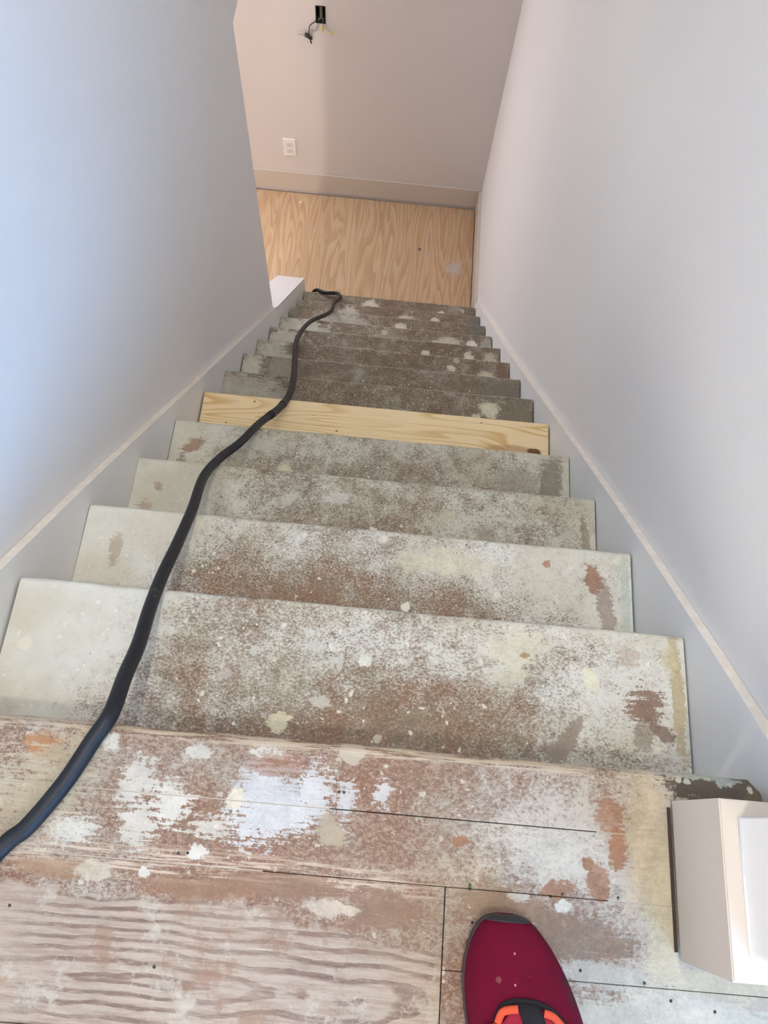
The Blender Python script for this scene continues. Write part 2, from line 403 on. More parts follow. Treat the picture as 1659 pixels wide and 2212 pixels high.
# ------------------------------------------------------------------ upper floor: painted boards along the nosing
FP = [ # places of paint and bare wood on the upper floor
 (.400, -.078, .040, .037, .25, BLUEW, .8, .95), (.440, -.060, .024, .026, .1, BLUEW, 1.0, .9), (.478, -.066, .010, .018, 0, BLUEW, 1.1, .8), (.512, -.055, .008, .014, 0, BLUEW, 1.1, .8),
 (.300, -.083, .022, .020, .5, WHITE, .7, .95), (.262, -.070, .022, .022, .4, WHITE, 1.1, .8), (.205, -.112, .026, .014, .1, WHITE, 1.0, .95), (.27, -.108, .018, .018, .3, WHITE, 1.1, .8), (.345, -.10, .02, .01, 0, WHITE, 1.4, .7),
 (.363, -.072, .0085, .010, 0, (.70, .66, .54), .12, 1), (.333, -.124, .010, .008, 0, WHITE, .35, 1), (.228, -.029, .010, .009, 0, WHITE, .4, 1),
 (.462, -.096, .014, .017, .6, (.42, .36, .26), .2, .8), (.70, -.10, .05, .025, .1, (.62, .59, .52), .8, .6),
 (.39, -.026, .02, .006, 0, WHITE, .5, .8), (.32, -.03, .016, .007, 0, WHITE, .5, .8),
 (.693, -.128, .018, .011, .2, RUST, .35, .85), (.735, -.12, .012, .018, .2, RUST, .3, .8), (.757, -.087, .011, .020, -.2, RUST, .35, .9), (.752, -.055, .018, .020, .2, RUST, .45, .75),
 (.725, -.104, .007, .006, 0, RUST, .2, .9), (.595, -.095, .009, .006, 0, RUST, .2, .85), (.159, -.036, .022, .014, .2, (.40, .19, .075), .4, .85), (.40, -.037, .03, .012, .1, (.28, .13, .07), .6, .6),
 (.787, -.085, .020, .075, .05, (.47, .41, .28), .45, .8), (.80, -.15, .02, .06, 0, (.58, .53, .39), .4, .8), (.775, -.11, .008, .05, -.25, (.58, .49, .37), 1.0, .75), (.792, -.045, .010, .030, .1, (.56, .48, .37), .9, .75),
 (.865, -.02, .060, .022, -.05, (.085, .066, .05), .5, .95), (.842, -.009, .05, .004, -.05, (.50, .55, .50), .6, .9), (.875, -.014, .012, .006, .2, (.45, .54, .53), .3, .9), (.905, -.022, .012, .014, 0, (.14, .115, .07), .3, .9), (.833, -.016, .0035, .0035, 0, WHITE, .1, 1), (.879, -.017, .0025, .0025, 0, WHITE, .1, 1), (.824, -.014, .004, .004, 0, WHITE, .1, 1), (.899, -.02, .003, .0045, .4, BLUEW, .1, 1),
 (.70, -.172, .075, .022, 0, (.19, .125, .08), .55, .7), (.64, -.148, .04, .012, 0, (.26, .17, .11), .5, .7), (.70, -.145, .009, .006, 0, WHITE, .3, 1), (.655, -.14, .012, .004, 0, WHITE, .4, .7),
 (.80, -.235, .11, .026, 0, (.56, .54, .46), .3, .85), (.87, -.20, .10, .012, 0, (.56, .50, .38), .5, .8), (.74, -.20, .05, .010, 0, (.50, .49, .44), .5, .75),
 (.42, -.150, .07, .012, 0, (.22, .12, .07), .55, .75), (.34, -.158, .06, .010, 0, (.25, .14, .08), .5, .7), (.20, -.148, .045, .010, 0, (.30, .17, .09), .5, .65), (.52, -.165, .04, .02, 0, (.23, .135, .085), .5, .75), (.47, -.165, .028, .007, 0, (.58, .50, .42), .3, .85), (.285, -.148, .006, .005, 0, WHITE, .2, 1), (.233, -.148, .018, .010, 0, (.60, .53, .43), .3, .8),
 (.607, -.135, .002, .004, 0, (.06, .09, .02), .1, 1), (.18, -.06, .045, .03, .6, (.50, .45, .34), 1.4, .7), (.16, -.085, .05, .03, 0, (.50, .45, .34), 1.4, .7),
]
def floor_mat():
    n, col, v, X = worn_paint('worn_floor_paint', 3.3, -.235, .75, ((.215, .113, .070), (.225, .140, .094)), ((.515, .465, .405), (.42, .375, .315)), [], right=.04, dots=1.0, grime=.45, midx=.40, bumps=((.66, -.09, .10, .035, .24), (.73, -.06, .05, .03, .08), (.70, -.11, .05, .02, .1), (.56, -.09, .06, .03, -.15), (.34, -.10, .08, .03, -.2), (.30, -.04, .10, .02, .14), (.52, -.045, .05, .02, -.12), (.60, -.12, .06, .015, .16), (.20, -.08, .05, .05, .15), (.42, -.12, .06, .02, -.2)))
    # bare board nearest the feet: scraped pale with brown grain showing
    P = n.pos()
    dx = n.math('MULTIPLY', n.math('SUBTRACT', X[0], .30), .085); dy = n.math('ADD', X[1], .2385)
    el = n.math('SQRT', n.math('ADD', n.math('MULTIPLY', dx, dx), n.math('MULTIPLY', dy, dy)))
    h = n.math('MULTIPLY', el, 108.0)
    h = n.math('MULTIPLY_ADD', n.noise(n.vmath('MULTIPLY', P, (9, 15, 1)), 1.0, 2, .5), 2.1, h)
    h = n.math('MULTIPLY_ADD', n.noise(n.vmath('MULTIPLY', P, (34, 110, 1)), 1.0, 3, .6), .5, h)
    r = n.math('FRACT', h)
    line = n.math('MULTIPLY', n.math('MULTIPLY', n.ss(r, .50, .68), n.ss(r, 1.0, .93)), n.ss(n.noise(n.vmath('MULTIPLY', P, (60, 300, 1)), 1.0, 4, .7), .30, .52, .35, 1.0))
    fade = n.math('MULTIPLY', n.ss(n.noise(v, 13, 5, .65), .36, .60, .6, 1.0), n.ss(X[0], .13, .24, .15, 1.0))
    g = n.mix(n.math('MULTIPLY', line, fade), (.44, .365, .305), (.215, .145, .115))
    fb = n.noise(n.vmath('MULTIPLY', P, (16, 210, 1)), 1.0, 5, .75)
    g = n.mix(n.ss(fb, .42, .62, 0, .8), g, n.mix(1.0, g, (.70, .64, .60), 'MULTIPLY'))
    g = n.mix(n.ss(n.noise(v, 19, 6, .75), .54, .64, 0, .7), g, (.52, .48, .41))
    g = n.mix(n.ss(n.noise(n.vmath('ADD', v, (4, 4, 4)), 15, 6, .75), .53, .64, 0, .65), g, (.27, .155, .10))
    wob = n.math('MULTIPLY', n.math('SUBTRACT', n.noise(v, 30, 6, .7), .5), .05)
    m = n.math('MULTIPLY', n.ss(n.math('ADD', n.math('MULTIPLY_ADD', n.ss(X[0], .36, .58), .030, X[1]), wob), -.163, -.172), n.ss(X[0], .584, .580))
    col = n.mix(m, col, g)
    # long scraped streak along the seam
    st = n.noise(n.vmath('MULTIPLY', P, (14, 260, 1)), 1.0, 4, .7)
    m2 = n.math('MULTIPLY', n.ss(n.math('ABSOLUTE', n.math('ADD', X[1], .137)), .022, .006), n.ss(st, .46, .6, 0, .85))
    col = n.mix(n.math('MULTIPLY', m2, n.ss(X[0], .66, .5)), col, (.62, .51, .41))
    m3 = n.math('MULTIPLY', n.ss(n.math('ABSOLUTE', n.math('ADD', X[1], .0135)), .009, .003), n.ss(st, .42, .55, 0, .8))
    col = n.mix(m3, col, (.66, .57, .46))
    # hairline scratches
    sc = n.noise(n.vmath('MULTIPLY', P, (9, 420, 1)), 1.0, 2, .5, .3)
    col = n.mix(n.ss(sc, .72, .78, 0, .7), col, (.72, .68, .60))
    col = patches(n, col, P, FP)
    col = n.mix(1.0, col, (.80, .755, .69), 'MULTIPLY')
    # nail holes
    for (hx, hy) in ((.687, -.137), (.699, -.134), (.755, -.133), (.61, -.166), (.716, -.199), (.778, -.205), (.803, -.218), (.845, -.224), (.163, -.185), (.315, -.127), (.324, -.126), (.468, -.057), (.473, -.057), (.31, -.226), (.74, -.243)):
        d = n.vmath('DISTANCE', n.vmath('MULTIPLY', P, (1, 1, 0)), (hx, hy, 0))
        col = n.mix(n.ss(d, .0019, .0012), col, (.012, .01, .009))
    return n.done(col, .5, .4)
M_FLOOR = floor_mat()
def nosed(bm, x0, x1, yb, yf, z, th, r, nx=60, amp=.0008, seed=0, rend=0.0):
    """a board with a rounded worn front edge at yf, top at z"""
    rnd = random.Random(seed)
    prof = [(yb, z-th), (yb, z)]
    for k in range(7):
        a = math.radians(90-90*k/6); prof.append((yf-r+r*math.cos(a), z-r+r*math.sin(a)))
    r2 = min(r, th*.45)
    for k in range(5):
        a = math.radians(-90*k/4); prof.append((yf-r2+r2*math.cos(a), z-th+r2+r2*math.sin(a)))
    rows = []; ph = [rnd.uniform(0, 6.28) for _ in range(6)]
    for i in range(nx+1):
        x = x0+(x1-x0)*i/nx
        w = amp*(math.sin(x*17+ph[0])+.7*math.sin(x*41+ph[1])+.5*math.sin(x*97+ph[2]))*.6
        d = 0.0
        if rend and x1-x < rend: d = rend-math.sqrt(max(0, rend**2-(rend-(x1-x))**2))
        rows.append([bm.verts.new((x, y-(d if j > 1 else 0)+(w if j > 1 else 0), zz+(w*.5 if 1 < j < 8 else 0))) for j, (y, zz) in enumerate(prof)])
    m = len(prof)
    for i in range(nx):
        for j in range(m): bm.faces.new([rows[i][j], rows[i][(j+1) % m], rows[i+1][(j+1) % m], rows[i+1][j]])
    bm.faces.new(rows[0]); bm.faces.new(rows[-1][::-1])
    return bm
bm = bmesh.new()
nosed(bm, xl(0)+.001, .9115, -.0733, Y0, 0, .03, .011, 90, .0009, 2, .010)
seams = [-.0738, -.1365, -.2085]
y = -.2085
while y > HY: y -= .071; seams.append(y)
for k in range(len(seams)-1):
    hi, lo = seams[k]-.0003, seams[k+1]+.0003
    if k == 1: box(bm, HX0, .5815, seams[3]+.0003, hi, -.02, 0, .0004, 1); box(bm, .5825, HX1, lo, hi, -.02, 0, .0004, 1); continue
    if k == 2: box(bm, .5825, HX1, lo, hi, -.02, 0, .0004, 1); continue
    cuts = [HX0]+([(.1+k*.37) % 1.6-.6] if k > 2 else [])+[HX1]
    for a, b in zip(cuts[:-1], cuts[1:]): box(bm, a+.0005, b-.0005, lo, hi, -.02, 0, .0004, 1)
# old filler pressed into the seams
box(bm, .002, .46, -.0745, -.0730, -.01, -.0002, mi=1); box(bm, .002, .40, -.1372, -.1358, -.01, -.0002, mi=1); box(bm, .745, .83, -.1372, -.1358, -.01, -.0002, mi=1)
box(bm, .735, .83, -.0745, -.0730, -.01, -.0002, mi=1)
struct(obj('floor', bm, [M_FLOOR, plain('seam_filler', (.38, .32, .25), .7, .2, .2, 80)]))
bm = B(HX0, HX1, HY, -.073, -.11, -.021); box(bm, xlw(0)+.004, .93, -.075, Y0-.035, -.11, -.031)
struct(obj('floor_underside', bm, M_DARK))

# ------------------------------------------------------------------ lower floor
def lfloor():
    n, col, P, X, r = wood('landing_floor_wood', (.56, .405, .25), (.43, .275, .16), 9.0, .8, 15.0, 2.1, .132, rough=.5, fine=.4)
    g = n.ss(n.noise(P, 9, 4, .6), .55, .72, 0, .45)
    col = n.mix(g, col, (.50, .38, .33))
    col = patches(n, col, P, [(.80, 2.86, .05, .04, .4, (.52, .45, .42), .5, .8), (.60, 2.98, .009, .012, 0, (.12, .06, .04), .2, .9), (-.12, 3.24, .006, .008, 0, (.8, .75, .68), .1, 1)])
    return n.done(col, .5, .4)
M_LFL = lfloor()
bm = B(LX, .9055, -1.2, YF-.012, ZL-.03, ZL)
struct(obj('floor_lower', bm, M_LFL))
bm = B(LX-.1, 1.06, -1.3, YF+.1, ZL-.09, ZL-.031)
struct(obj('floor_slab', bm, M_DARK))
# baseboards round the landing; a dark crack stays open beneath them
bm = bmesh.new(); box(bm, LX, xr(YF)+TH-.001, YF-.009, YF, ZL+.019, ZL+.149, .003)
struct(obj('baseboard_far', bm, M_TRIM))
bm = bmesh.new(); box(bm, xr(YF)-.002, xr(3)+TH+.002, 2.53, YF-.0145, ZL+.012, ZL+.149, .002)
struct(obj('baseboard_right', bm, M_TRIM))

# ------------------------------------------------------------------ staircase
st = thing('staircase', 'steep enclosed wooden staircase, worn paint-splattered treads going down to the landing', 'staircase', (.46, 1.2, ZL))
TP = {
 1: [(.378, .028, .016, .014, .3, CREAM, .3, .9), (.485, .118, .010, .009, 0, (.74, .72, .62), .15, 1), (.405, .149, .007, .006, 0, WHITE, .15, 1), (.508, .018, .006, .006, 0, CREAM, .2, .9),
     (.30, .085, .012, .008, .4, (.55, .52, .46), .2, .6), (.335, .12, .007, .007, 0, WHITE, .2, .8), (.43, .06, .014, .009, .2, (.6, .57, .5), .4, .8), (.415, .13, .015, .007, 0, WHITE, .5, .9),
     (.685, .152, .040, .028, .1, (.70, .66, .52), .45, .85), (.79, .12, .010, .016, .6, (.76, .73, .56), .3, .95), (.68, .112, .028, .012, .3, (.66, .63, .48), .5, .75),
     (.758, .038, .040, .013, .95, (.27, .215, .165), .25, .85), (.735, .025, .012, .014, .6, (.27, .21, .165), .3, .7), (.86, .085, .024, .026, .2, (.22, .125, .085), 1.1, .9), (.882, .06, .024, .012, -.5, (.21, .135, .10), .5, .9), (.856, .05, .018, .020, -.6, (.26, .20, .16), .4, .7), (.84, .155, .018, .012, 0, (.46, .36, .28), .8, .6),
     (.908, .11, .009, .09, .02, (.46, .37, .21), .35, .85), (.90, .155, .012, .02, 0, (.62, .56, .36), .4, .7),
     (.70, .145, .006, .005, 0, (.36, .24, .12), .2, .9), (.445, .115, .012, .007, 0, WHITE, .4, .9)],
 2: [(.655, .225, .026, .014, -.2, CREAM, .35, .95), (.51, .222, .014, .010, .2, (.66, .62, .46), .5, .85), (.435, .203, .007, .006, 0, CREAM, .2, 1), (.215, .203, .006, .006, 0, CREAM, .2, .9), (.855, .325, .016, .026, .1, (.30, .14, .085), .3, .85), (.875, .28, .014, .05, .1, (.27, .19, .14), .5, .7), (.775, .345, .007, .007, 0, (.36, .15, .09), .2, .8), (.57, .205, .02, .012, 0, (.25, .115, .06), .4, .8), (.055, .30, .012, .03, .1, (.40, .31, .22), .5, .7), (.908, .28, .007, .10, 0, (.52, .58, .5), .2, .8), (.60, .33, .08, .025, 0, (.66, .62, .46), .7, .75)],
 3: [(.175, .44, .02, .03, 0, (.42, .37, .30), .6, .6), (.045, .50, .010, .010, 0, (.36, .26, .19), .4, .8), (.03, .44, .014, .03, 0, (.38, .28, .2), .6, .7), (.70, .46, .02, .03, .6, (.30, .25, .2), .5, .6), (.90, .47, .008, .05, .1, (.30, .24, .17), .4, .8), (.48, .45, .006, .006, 0, WHITE, .1, 1), (.40, .51, .03, .012, .1, WHITE, .7, .8), (.62, .49, .02, .014, .6, (.55, .5, .38), .4, .7)],
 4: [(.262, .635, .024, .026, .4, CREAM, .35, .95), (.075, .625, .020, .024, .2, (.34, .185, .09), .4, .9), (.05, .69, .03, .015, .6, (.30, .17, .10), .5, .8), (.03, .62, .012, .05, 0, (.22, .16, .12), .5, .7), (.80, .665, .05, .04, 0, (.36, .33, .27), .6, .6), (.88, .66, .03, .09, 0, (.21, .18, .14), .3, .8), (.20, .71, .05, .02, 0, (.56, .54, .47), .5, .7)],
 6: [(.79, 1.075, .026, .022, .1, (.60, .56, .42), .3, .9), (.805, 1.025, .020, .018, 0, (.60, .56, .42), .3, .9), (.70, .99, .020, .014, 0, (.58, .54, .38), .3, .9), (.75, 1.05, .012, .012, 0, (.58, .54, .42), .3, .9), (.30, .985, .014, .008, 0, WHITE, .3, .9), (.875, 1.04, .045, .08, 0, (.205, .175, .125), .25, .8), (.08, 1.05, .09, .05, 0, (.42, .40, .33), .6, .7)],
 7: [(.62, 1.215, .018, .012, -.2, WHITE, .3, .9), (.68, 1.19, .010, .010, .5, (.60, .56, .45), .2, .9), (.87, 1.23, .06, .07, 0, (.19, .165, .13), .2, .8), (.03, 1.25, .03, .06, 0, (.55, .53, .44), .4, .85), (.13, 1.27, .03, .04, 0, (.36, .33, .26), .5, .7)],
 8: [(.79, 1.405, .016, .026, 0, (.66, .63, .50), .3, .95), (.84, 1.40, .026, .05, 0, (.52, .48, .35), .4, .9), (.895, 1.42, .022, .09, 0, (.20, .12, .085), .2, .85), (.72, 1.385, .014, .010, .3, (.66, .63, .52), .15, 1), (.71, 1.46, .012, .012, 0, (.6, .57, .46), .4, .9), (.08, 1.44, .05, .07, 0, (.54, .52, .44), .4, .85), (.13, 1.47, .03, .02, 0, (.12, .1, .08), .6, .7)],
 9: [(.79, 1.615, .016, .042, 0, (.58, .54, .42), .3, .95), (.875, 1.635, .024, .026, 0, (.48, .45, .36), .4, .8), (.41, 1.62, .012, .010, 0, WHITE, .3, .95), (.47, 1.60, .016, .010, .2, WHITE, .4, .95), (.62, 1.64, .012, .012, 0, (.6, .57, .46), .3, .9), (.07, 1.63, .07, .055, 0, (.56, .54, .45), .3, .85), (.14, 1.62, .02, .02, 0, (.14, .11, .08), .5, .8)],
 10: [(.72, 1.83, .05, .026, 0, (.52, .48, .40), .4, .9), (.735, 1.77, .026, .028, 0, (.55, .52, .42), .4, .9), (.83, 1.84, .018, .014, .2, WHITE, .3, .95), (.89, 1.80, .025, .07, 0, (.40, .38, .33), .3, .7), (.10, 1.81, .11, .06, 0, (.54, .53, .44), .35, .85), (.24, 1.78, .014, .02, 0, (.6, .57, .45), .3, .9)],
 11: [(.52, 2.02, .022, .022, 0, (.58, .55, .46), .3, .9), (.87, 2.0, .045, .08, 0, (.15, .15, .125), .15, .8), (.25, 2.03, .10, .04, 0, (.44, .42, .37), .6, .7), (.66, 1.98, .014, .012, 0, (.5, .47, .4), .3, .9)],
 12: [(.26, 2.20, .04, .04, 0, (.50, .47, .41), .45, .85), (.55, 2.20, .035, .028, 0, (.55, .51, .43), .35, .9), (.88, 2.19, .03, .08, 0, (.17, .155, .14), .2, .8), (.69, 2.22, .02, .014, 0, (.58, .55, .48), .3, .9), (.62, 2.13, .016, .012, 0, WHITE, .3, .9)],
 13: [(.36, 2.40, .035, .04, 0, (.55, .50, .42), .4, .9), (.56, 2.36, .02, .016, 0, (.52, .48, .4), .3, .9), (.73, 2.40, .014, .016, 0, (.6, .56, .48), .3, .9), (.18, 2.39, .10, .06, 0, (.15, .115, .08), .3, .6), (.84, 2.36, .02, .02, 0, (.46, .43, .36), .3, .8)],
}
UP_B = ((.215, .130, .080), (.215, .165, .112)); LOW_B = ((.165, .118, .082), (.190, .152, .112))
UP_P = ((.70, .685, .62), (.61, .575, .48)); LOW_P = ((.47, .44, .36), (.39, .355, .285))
def tread_mat(k):
    y = TR[k-1][0]
    bp = {1: ((.50, .045, .10, .045, -.30), (.47, .10, .06, .04, -.10), (.62, .08, .04, .03, -.16), (.57, .135, .09, .03, .26), (.40, .125, .06, .03, .12), (.66, .11, .06, .04, .12), (.79, .07, .07, .05, .14), (.33, .05, .08, .04, -.06), (.37, .10, .03, .02, -.14)),
          2: ((.50, .25, .14, .04, -.16), (.34, .26, .08, .05, .04), (.62, .33, .14, .03, .2), (.73, .28, .08, .06, .12), (.64, .22, .2, .02, -.1)),
          3: ((.45, .44, .2, .03, -.16), (.75, .47, .12, .06, .1)), 4: ((.5, .62, .3, .03, -.16), (.3, .70, .2, .03, .08))}.get(k, ())
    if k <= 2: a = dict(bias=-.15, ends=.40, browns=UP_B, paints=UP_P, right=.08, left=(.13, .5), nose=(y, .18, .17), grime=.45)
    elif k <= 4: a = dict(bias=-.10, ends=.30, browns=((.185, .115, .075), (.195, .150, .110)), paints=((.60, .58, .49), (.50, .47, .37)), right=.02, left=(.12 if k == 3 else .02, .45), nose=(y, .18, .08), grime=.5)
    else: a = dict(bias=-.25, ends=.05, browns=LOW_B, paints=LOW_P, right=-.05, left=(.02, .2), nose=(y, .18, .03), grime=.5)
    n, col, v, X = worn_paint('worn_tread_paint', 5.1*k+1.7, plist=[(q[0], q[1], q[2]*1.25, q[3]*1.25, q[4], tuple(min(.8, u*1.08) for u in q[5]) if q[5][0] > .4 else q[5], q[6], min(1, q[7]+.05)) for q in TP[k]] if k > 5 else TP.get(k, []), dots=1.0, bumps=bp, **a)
    # pale rubbed line along the nosing
    ln = n.math('MULTIPLY', n.ss(X[1], y-.006, y-.002), n.ss(n.noise(v, 55, 4, .7), .40, .58, .15 if k > 5 else 0, .8 if k > 5 else .55))
    col = n.mix(ln, col, (.60, .57, .50))
    return n.done(col, .5, .35)
def pine():
    n = NB('raw_pine'); P = n.pos(); X = n.xyz(P)
    # knot near the right end bends the grain
    d = n.vmath('SUBTRACT', P, (.882, .853, 0)); du = n.vmath('LENGTH', n.vmath('MULTIPLY', d, (.55, 1.6, 0)))
    push = n.math('MULTIPLY', n.ss(du, .10, 0.0), .035)
    q = n.vmath('MULTIPLY', n.vmath('ADD', P, (2.2, 0, 0)), (1.3, 15.0, 1))
    q = n.vmath('ADD', q, n.comb(0, n.math('MULTIPLY', push, 16.0), 0))
    h = n.noise(q, 1.0, 2, .4, .3); r = n.math('FRACT', n.math('MULTIPLY', h, 15.0))
    line = n.math('MULTIPLY', n.ss(r, .45, .88), n.ss(r, 1.0, .88))
    amt = n.math('MULTIPLY', line, n.ss(n.noise(n.vmath('MULTIPLY', P, (2.5, 3, 1)), 1.6, 2), .30, .58, .25, .9))
    col = n.mix(amt, (.83, .66, .40), (.60, .38, .14))
    col = n.mix(n.ss(n.noise(n.vmath('MULTIPLY', P, (8, 240, 1)), 1.0, 3), .4, .7, 0, .25), col, (.68, .49, .24))
    col = n.mix(n.ss(n.noise(P, 7, 3), .45, .7, 0, .5), col, (.70, .56, .36))
    tail = n.vmath('LENGTH', n.vmath('MULTIPLY', n.vmath('SUBTRACT', P, (.83, .856, 0)), (11.5, 70, 0)))
    tail = n.math('ADD', tail, n.math('MULTIPLY', n.math('SUBTRACT', n.noise(n.vmath('MULTIPLY', P, (20, 150, 1)), 1, 3), .5), 1.2))
    col = n.mix(n.ss(tail, 1.0, .4, 0, .6), col, (.33, .17, .065))
    kn = n.vmath('LENGTH', n.vmath('MULTIPLY', d, (45, 90, 0)))
    kn = n.math('ADD', kn, n.math('MULTIPLY', n.math('SUBTRACT', n.noise(P, 130, 3), .5), .6))
    col = n.mix(n.ss(kn, 1.05, .7), col, (.15, .070, .030))
    for (x, y, s) in ((.135, .925, .004), (.07, .855, .003), (.36, .86, .0035), (.74, .925, .003), (.295, .90, .002)):
        col = n.mix(n.ss(n.vmath('DISTANCE', n.vmath('MULTIPLY', P, (1, 1, 0)), (x, y, 0)), s, s*.5), col, (.22, .12, .05))
    n.bump(line, .06, .0005)
    return n.done(col, .5, .35)
M_PINE = pine(); M_RISER = worn_paint('worn_riser_paint', 40.3, .0, .2, UP_B, UP_P, [])
M_RISER = M_RISER[0].done(M_RISER[1], .55, .3)
fronts = [(Y0, 0.0)]+[(t[0], t[1]) for t in TR]
for k, (yf, z, x0, x1) in enumerate(TR, 1):
    bm = bmesh.new(); yb = fronts[k-1][0]-.030
    if k == 5: nosed(bm, x0+.0035, x1-.003, yb, yf, z, .03, .004, 8, .0, k)
    else: nosed(bm, x0+.0008, x1-.0015, yb, yf, z, .03, .008, 70, .0007, k)
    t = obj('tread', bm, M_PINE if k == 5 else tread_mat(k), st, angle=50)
    if k == 5: t['label'] = 'raw yellow pine replacement tread with a dark knot'
for k in range(14):     # risers stand back under the nosings
    yf, zt = fronts[k]; zb = fronts[k+1][1] if k < 13 else ZL
    a = TR[k-1] if k else TR[0]; x0 = min(a[2], TR[min(k, 12)][2]); x1 = min(a[3], TR[min(k, 12)][3])
    r = obj('riser', B(x0+.001, x1-.001, yf-.046, yf-.0305, zb+.0005, zt-.0302), M_RISER, st)
# skirt boards: sloped boards flat to each wall with a pale ledge on top
def skirt(face, wall, ya, yb, off, zlow, mk):
    n = 14; bm = bmesh.new(); yy = [ya+(yb-ya)*i/n for i in range(n+1)]
    F, Wt, Fb, Wb = [], [], [], []
    for y in yy:
        z = off(y)
        F.append(bm.verts.new((face(y), y, z))); Wt.append(bm.verts.new((wall(y), y, z)))
        zb = max(z-zlow, ZL)
        Fb.append(bm.verts.new((face(y), y, zb))); Wb.append(bm.verts.new((wall(y), y, zb)))
    for i in range(n):
        bm.faces.new([Fb[i], Fb[i+1], F[i+1], F[i]]).material_index = 0
        bm.faces.new([F[i], F[i+1], Wt[i+1], Wt[i]]).material_index = 1
        bm.faces.new([Wt[i], Wt[i+1], Wb[i+1], Wb[i]]).material_index = 0
        bm.faces.new([Wb[i], Wb[i+1], Fb[i+1], Fb[i]]).material_index = 0
    bm.faces.new([F[0], Wt[0], Wb[0], Fb[0]]); bm.faces.new([F[-1], Wt[-1], Wb[-1], Fb[-1]])
    return obj('skirt_board', bm, [M_SKIRT, M_LEDGE], st)
skirt(xl, lambda y: xl(y)-TH+.0005, -.02, YE-.001, lambda y: interp(y, [-.02, .19, .41, .91, 1.85], [.064, -.1455, -.3609, -.8624, -1.786]), .62, 0)
skirt(xr, lambda y: xr(y)+TH-.0005, -.036, 2.529, lambda y: interp(y, [-.036, .027, .223, .513, 1.506, 2.1875, 2.53], [.068, .0075, -.1765, -.466, -1.489, -2.150, ZL+.149]), .62, 0)

# ------------------------------------------------------------------ black hose down the stairs
HP = [[0.1446, -0.1369, 0.0089], [0.1658, -0.1142, 0.0089], [0.1921, -0.071, 0.0089], [0.2106, -0.0288, 0.0089], [0.222, 0.0008, 0.004], [0.2154, 0.0466, -0.0397], [0.2109, 0.0927, -0.0835], [0.1996, 0.1528, -0.1408], [0.1907, 0.2152, -0.2015], [0.1832, 0.2902, -0.2773], [0.1721, 0.38, -0.368], [0.1525, 0.4923, -0.4855], [0.1575, 0.5723, -0.5687], [0.1776, 0.6521, -0.6479], [0.1924, 0.7547, -0.7497], [0.218, 0.8639, -0.8598], [0.2215, 0.9845, -0.9813], [0.1983, 1.163, -1.1609], [0.1599, 1.3853, -1.3859], [0.1383, 1.5675, -1.5686], [0.1442, 1.8009, -1.8031], [0.1983, 2.0066, -2.0089], [0.195, 2.2098, -2.21], [0.2091, 2.3471, -2.3432], [0.1814, 2.4477, -2.4415999999999998], [0.1183, 2.452, -2.452]]
HR = .0089
pre = [(.02, -.52, .0089), (.045, -.36, .0089), (.09, -.22, .0089)]
post = [(.07, 2.482, -2.475), (.045, 2.50, -2.53), (.04, 2.515, -2.60), (.03, 2.545, -2.648), (-.02, 2.575, ZL+.0125), (-.15, 2.60, ZL+.0125), (-.5, 2.62, ZL+.0125)]
def hosemat():
    n = NB('black_rubber'); P = n.pos()
    col = n.mix(n.noise(P, 25, 3), (.006, .007, .009), (.013, .014, .018))
    sc = n.ss(n.noise(n.vmath('MULTIPLY', P, (1, .6, .6)), 42, 4, .7), .64, .72, 0, .5)
    col = n.mix(sc, col, (.10, .10, .10))
    d, c = n.voro(P, 70); col = n.mix(n.ss(n.math('SUBTRACT', d, n.math('MULTIPLY', n.math('POWER', n.xyz(c)[0], 10.0), .16)), .02, -.02), col, (.35, .32, .22))
    return n.done(col, .5, .28)
M_HOSE = hosemat()
hp = catmull(pre+HP+post, 8)
hose = tag(obj('rubber_hose', tube(hp, HR, 16), M_HOSE, smooth=True, loc=(.146, -.1367, 0)), 'black rubber hose snaking down the stairs over the worn treads', 'hose')
i0 = (len(pre)+15)*8-5
jb = tube(hp[i0:i0+9], HR+.0005, 16); tube(hp[i0+1:i0+3], HR+.0012, 16, jb); tube(hp[i0+6:i0+8], HR+.0012, 16, jb)
obj('joint_sleeve', jb, plain('black_sleeve', (.013, .013, .016), .5, .3, .1), hose, smooth=True)

# ------------------------------------------------------------------ junction box with loose wires
jx0, jx1, jz0, jz1 = HOLE[0], HOLE[1], HOLE[2], HOLE[3]
jb_ = thing('junction_box', 'open dark electrical box with loose wires, high on the far wall', 'electrical box', ((jx0+jx1)/2, YF, (jz0+jz1)/2))
M_BOX = plain('dark_box_plastic', (.035, .028, .027), .5, .4, .3, 60); M_WIREG = plain('grey_wire', (.36, .34, .33), .4, .5); M_WIREB = plain('black_wire', (.02, .02, .022), .4)
M_NUT = plain('yellow_wire_nut_plastic', (.66, .50, .05), .4); M_WIREW = plain('white_wire', (.75, .72, .70), .4)
bm = bmesh.new(); e = .0005; t = .003
box(bm, jx0+e, jx1-e, YF+.065, YF+.07, jz0+e, jz1-e)
box(bm, jx0+e, jx0+t, YF-.002, YF+.065, jz0+e, jz1-e); box(bm, jx1-t, jx1-e, YF-.002, YF+.065, jz0+e, jz1-e)
box(bm, jx0+t, jx1-t, YF-.002, YF+.065, jz0+e, jz0+t); box(bm, jx0+t, jx1-t, YF-.002, YF+.065, jz1-t, jz1-e)
obj('box_shell', bm, M_BOX, jb_)
bm = bmesh.new(); box(bm, jx0+.016, jx1-.017, YF+.02, YF+.03, jz0+.004, jz1-.006, .003); obj('mounting_tab', bm, plain('galvanised_tab', (.16, .145, .14), .45, .5), jb_)
cl = Vector((-.028, YF-.03, -1.668))
def wire(name, pts, r, m): return obj(name, tube(catmull(pts, 8), r, 8), m, jb_, smooth=True)
